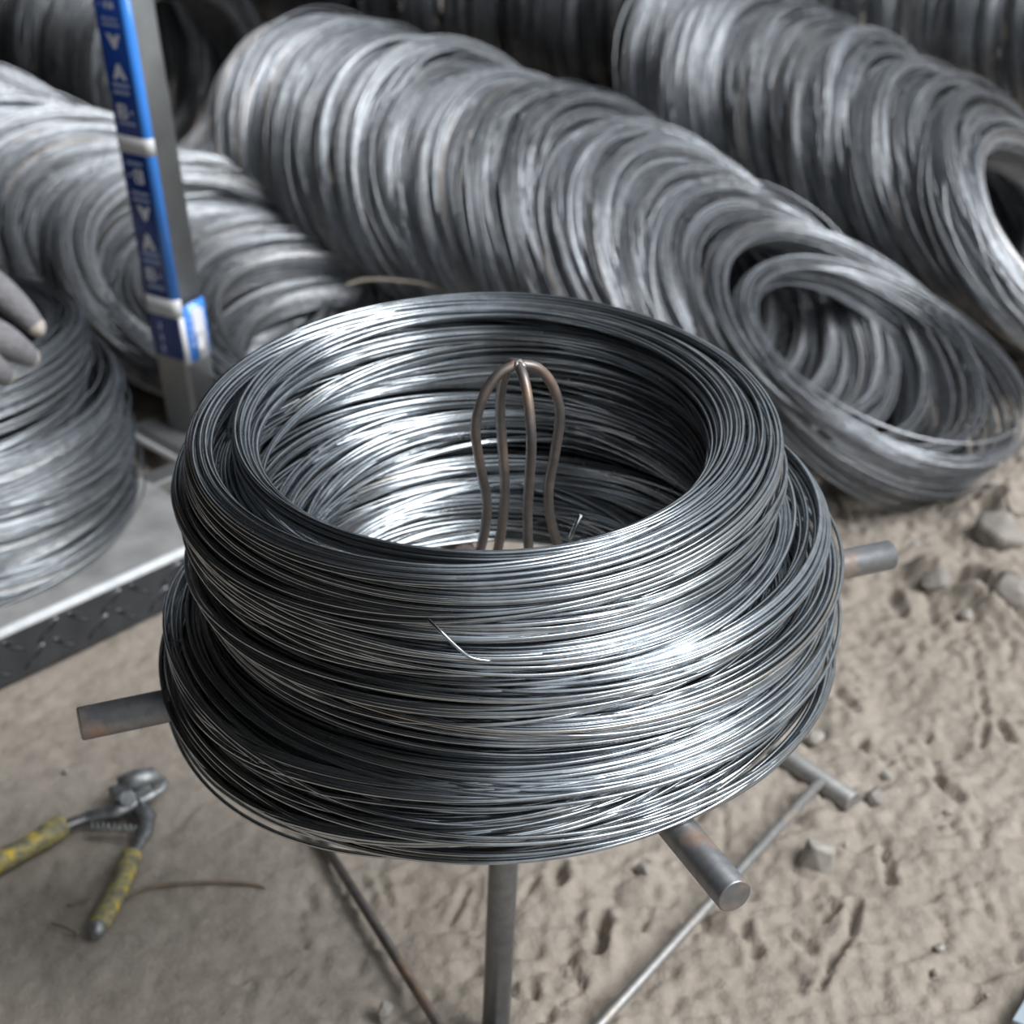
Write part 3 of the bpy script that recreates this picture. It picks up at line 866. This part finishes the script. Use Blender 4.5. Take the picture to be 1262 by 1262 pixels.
stone(1153, 1198, 13, 11, 'lone small pebble on the smooth earth at lower right', 'stone', 8)
stone(1042, 1040, 10, 9, 'tiny pebble right of the broken stone', 'stone', 9)
stone(792, 1072, 26, 20, 'pale clod left of the front arm', 'stone_dark', 10)
stone(1216, 1227, 9, 8, 'tiny white pebble near the bottom right corner', 'stone', 11)
stone(1157, 1166, 16, 8, 'flat pale chip above the lone pebble', 'stone', 12)
stone(1230, 655, 70, 52, 'large half-buried earth lump at the right edge', 'stone_dark', 13)
stone(1248, 730, 76, 50, 'half-buried grey block below the lump at the right edge', 'stone_dark', 14)
stone(1168, 1002, 12, 9, 'tiny pebble on the trodden earth at right', 'stone', 15)
stone(82, 950, 9, 8, 'tiny pebble above the pliers', 'stone', 16)
stone(1128, 672, 16, 10, 'small pebble beside the right arm tip', 'stone', 17)

c0 = at(1246, 1268, 0.004)
V = [(c0[0], c0[1], 0.014), (c0[0] + 0.28, c0[1] - 0.20, 0.014), (c0[0] + 0.42, c0[1] + 0.02, 0.014), (c0[0] + 0.14, c0[1] + 0.20, 0.014)]
V = V + [(x, y, z + 0.006) for x, y, z in V]
sheet = link('metal_sheet', mesh_from(V, [(3, 2, 1, 0), (4, 5, 6, 7), (0, 1, 5, 4), (1, 2, 6, 5), (2, 3, 7, 6), (3, 0, 4, 7)], False), M['pale_sheet'])
tag(sheet, 'pale blue-grey sheet whose corner shows at the bottom right', 'sheet')

# ------------------------------------------------------------------ the worker whose gloved hand rests on the left coils
def skin_mesh(name, verts, edges, radii, root, mat, parent=None, sub=2):
    me = bpy.data.meshes.new(name)
    me.from_pydata([tuple(v) for v in verts], edges, [])
    o = bpy.data.objects.new(name, me)
    col.objects.link(o)
    me.materials.append(mat)
    sk_ = o.modifiers.new('skin', 'SKIN'); sk_.use_smooth_shade = True
    me.skin_vertices[0].data[root].use_root = True
    for i, rd in enumerate(radii):
        me.skin_vertices[0].data[i].radius = (rd, rd) if np.isscalar(rd) else rd
    s_ = o.modifiers.new('sub', 'SUBSURF'); s_.levels = sub; s_.render_levels = sub
    if parent is not None:
        bpy.context.view_layer.update()
        o.parent = parent; o.matrix_parent_inverse = parent.matrix_basis.inverted()
    return o

pr_ = empty('person', (-1.50, 1.62, 0))
tag(pr_, 'worker in dark clothes and grey gloves reaching onto the left coils', 'person')
W1 = (-0.990, 1.245, 0.640)      # right wrist
BV = [(-1.50, 1.60, 0.92), (-1.44, 1.555, 1.08), (-1.36, 1.49, 1.22), (-1.30, 1.445, 1.34), (-1.255, 1.405, 1.42), (-1.225, 1.38, 1.48), (-1.20, 1.355, 1.56), (-1.19, 1.345, 1.63),
      (-1.43, 1.31, 1.335), (-1.35, 1.20, 1.08), (-1.22, 1.20, 0.84), W1,                   # the reaching arm: shoulder, elbow, forearm, wrist
      (-1.17, 1.585, 1.335), (-1.12, 1.74, 1.09), (-1.20, 1.71, 0.88), (-1.30, 1.62, 0.74),   # the other arm, hand on the thigh
      (-1.565, 1.515, 0.84), (-1.47, 1.47, 0.47), (-1.56, 1.50, 0.09), (-1.47, 1.42, 0.045),
      (-1.42, 1.675, 0.84), (-1.36, 1.63, 0.47), (-1.44, 1.70, 0.09), (-1.35, 1.62, 0.045)]
BE = [(0, 1), (1, 2), (2, 3), (3, 4), (4, 5), (5, 6), (6, 7), (3, 8), (8, 9), (9, 10), (10, 11), (3, 12), (12, 13), (13, 14), (14, 15),
      (0, 16), (16, 17), (17, 18), (18, 19), (0, 20), (20, 21), (21, 22), (22, 23)]
BR = [0.15, 0.155, 0.165, 0.145, 0.062, 0.062, 0.092, 0.085, 0.082, 0.058, 0.050, 0.037, 0.082, 0.058, 0.050, 0.037,
      0.105, 0.074, 0.056, 0.046, 0.105, 0.074, 0.056, 0.046]
body = skin_mesh('body', BV, BE, BR, 0, M['cloth'], pr_)
body.data.materials.append(M['skin'])
# head skin and hair as close-fitting children
def ball(name, c, s, mat, parent, cut=None):
    bm = bmesh.new(); bmesh.ops.create_uvsphere(bm, u_segments=24, v_segments=16, radius=1.0)
    if cut: bmesh.ops.delete(bm, geom=[v for v in bm.verts if cut(v.co)], context='VERTS')
    for v in bm.verts: v.co = Vector((c[0] + v.co.x * s[0], c[1] + v.co.y * s[1], c[2] + v.co.z * s[2]))
    me = bpy.data.meshes.new(name); bm.to_mesh(me); bm.free()
    me.polygons.foreach_set('use_smooth', [True] * len(me.polygons))
    return link(name, me, mat, parent)
hc = (-1.185, 1.340, 1.60)
ball('face', hc, (0.088, 0.088, 0.118), M['skin'], pr_)
ball('hair', (hc[0] - 0.008, hc[1] + 0.008, hc[2] + 0.012), (0.096, 0.096, 0.122), M['hair'], pr_, lambda c: c.z < 0.15 and (c.x - c.y) > -0.25)
fx = Vector((S45, -S45, 0)); sx = Vector((S45, S45, 0))
for s_ in (-1, 1):
    p_ = Vector(hc) + fx * 0.081 + sx * 0.032 * s_ + Vector((0, 0, 0.012))
    ball('eye', p_, (0.011, 0.011, 0.008), M['film_white'], pr_)
    ball('ear', Vector(hc) + sx * 0.09 * s_, (0.016, 0.016, 0.03), M['skin'], pr_)
ball('nose', Vector(hc) + fx * 0.09 + Vector((0, 0, -0.02)), (0.014, 0.014, 0.024), M['skin'], pr_)
ball('mouth', Vector(hc) + fx * 0.08 + Vector((0, 0, -0.062)), (0.018, 0.018, 0.007), simple('lips', (0.3, 0.13, 0.11), 0.6), pr_)
for fxy in ((-1.51, 1.455), (-1.39, 1.655)):
    tube('shoe', [(fxy[0] - 0.07, fxy[1] + 0.07, 0.045), (fxy[0] - 0.03, fxy[1] + 0.03, 0.052), (fxy[0] + 0.05, fxy[1] - 0.05, 0.044), (fxy[0] + 0.11, fxy[1] - 0.11, 0.032), (fxy[0] + 0.135, fxy[1] - 0.135, 0.026)],
         [0.042, 0.055, 0.055, 0.044, 0.02], M['shoe'], pr_, 14, 0.85)
# gloved right hand: palm and five bent fingers
W1 = Vector(W1)
K = [Vector(at(-38, 328, 0.600)), Vector(at(-44, 392, 0.585)), Vector(at(-54, 430, 0.57)), Vector(at(-70, 458, 0.555))]     # knuckles, index to little
HV = [W1, W1 + (K[1] - W1) * 0.45] + K
glove = skin_mesh('glove', [tuple(v) for v in HV], [(0, 1), (1, 2), (1, 3), (1, 4), (1, 5)], [0.034, (0.040, 0.026), 0.020, 0.021, 0.020, 0.018], 0, M['glove'], pr_)
glove['label'] = 'grey knitted work glove'
TIPS = [(52, 411, 0.500), (43, 444, 0.488), (12, 466, 0.478), (-22, 486, 0.475)]
MIDS = [(0, 360, 0.565), (0, 417, 0.550), (-22, 446, 0.530), (-50, 468, 0.520)]
DIST = [(28, 385, 0.533), (24, 432, 0.518), (-4, 457, 0.503), (-34, 478, 0.495)]
for k in range(4):
    pts = [K[k], Vector(at(*MIDS[k])), Vector(at(*DIST[k])), Vector(at(*TIPS[k]))]
    f = tube('finger', smoothpath(pts, 6), list(np.interp(np.linspace(0, 1, 19), [0, 0.35, 0.7, 0.92, 1], [0.0250, 0.0260, 0.0205, 0.0145, 0.005])), M['glove'], glove, 14)
    a = np.array(pts[3]); b_ = np.array(pts[2]); d_ = (a - b_) / np.linalg.norm(a - b_)
    t_ = tube('fingertip_patch', [a - d_ * 0.026, a - d_ * 0.012, a - d_ * 0.003, a + d_ * 0.003], [0.0155, 0.0160, 0.0110, 0.003], M['glove_tip'], glove, 14)
    t_['label'] = 'paler scuffed fingertip'
th_ = [W1 + (K[0] - W1) * 0.25, W1 + Vector((0.030, 0.045, -0.05)), W1 + Vector((0.045, 0.040, -0.10)), W1 + Vector((0.055, 0.02, -0.14))]
tube('thumb', smoothpath(th_, 6), list(np.interp(np.linspace(0, 1, 19), [0, 0.4, 0.9, 1], [0.02, 0.019, 0.015, 0.005])), M['glove'], glove, 14)

# the other gloved hand, resting on the thigh
W2 = Vector((-1.30, 1.62, 0.74))
K2 = [Vector((-1.325 - 0.018 * k, 1.575 - 0.018 * k, 0.672 + 0.004 * k)) for k in range(4)]
glove2 = skin_mesh('glove', [tuple(v) for v in [W2, W2 + (K2[1] - W2) * 0.5] + K2], [(0, 1), (1, 2), (1, 3), (1, 4), (1, 5)], [0.034, (0.038, 0.028), 0.017, 0.018, 0.017, 0.015], 0, M['glove'], pr_)
for k in range(4):
    L2 = (0.075, 0.083, 0.078, 0.062)[k]
    pts = [K2[k], K2[k] + Vector((0.012, -0.012, -0.45 * L2)), K2[k] + Vector((0.010, -0.010, -0.78 * L2)), K2[k] + Vector((0.002, -0.002, -L2))]
    tube('finger', smoothpath(pts, 4), list(np.interp(np.linspace(0, 1, 13), [0, 0.5, 0.9, 1], [0.0125, 0.012, 0.010, 0.004])), M['glove'], glove2, 12)
tube('thumb', smoothpath([W2 + Vector((0.0, -0.02, -0.02)), W2 + Vector((0.03, -0.045, -0.045)), W2 + Vector((0.035, -0.06, -0.085))], 5), list(np.interp(np.linspace(0, 1, 11), [0, 0.6, 0.9, 1], [0.018, 0.014, 0.011, 0.004])), M['glove'], glove2, 12)

box('lever_block', tuple(gp(150, 981, 0.026)), (0.030, 0.034, 0.024), M['plier'], pl, 0.5, 0.004)
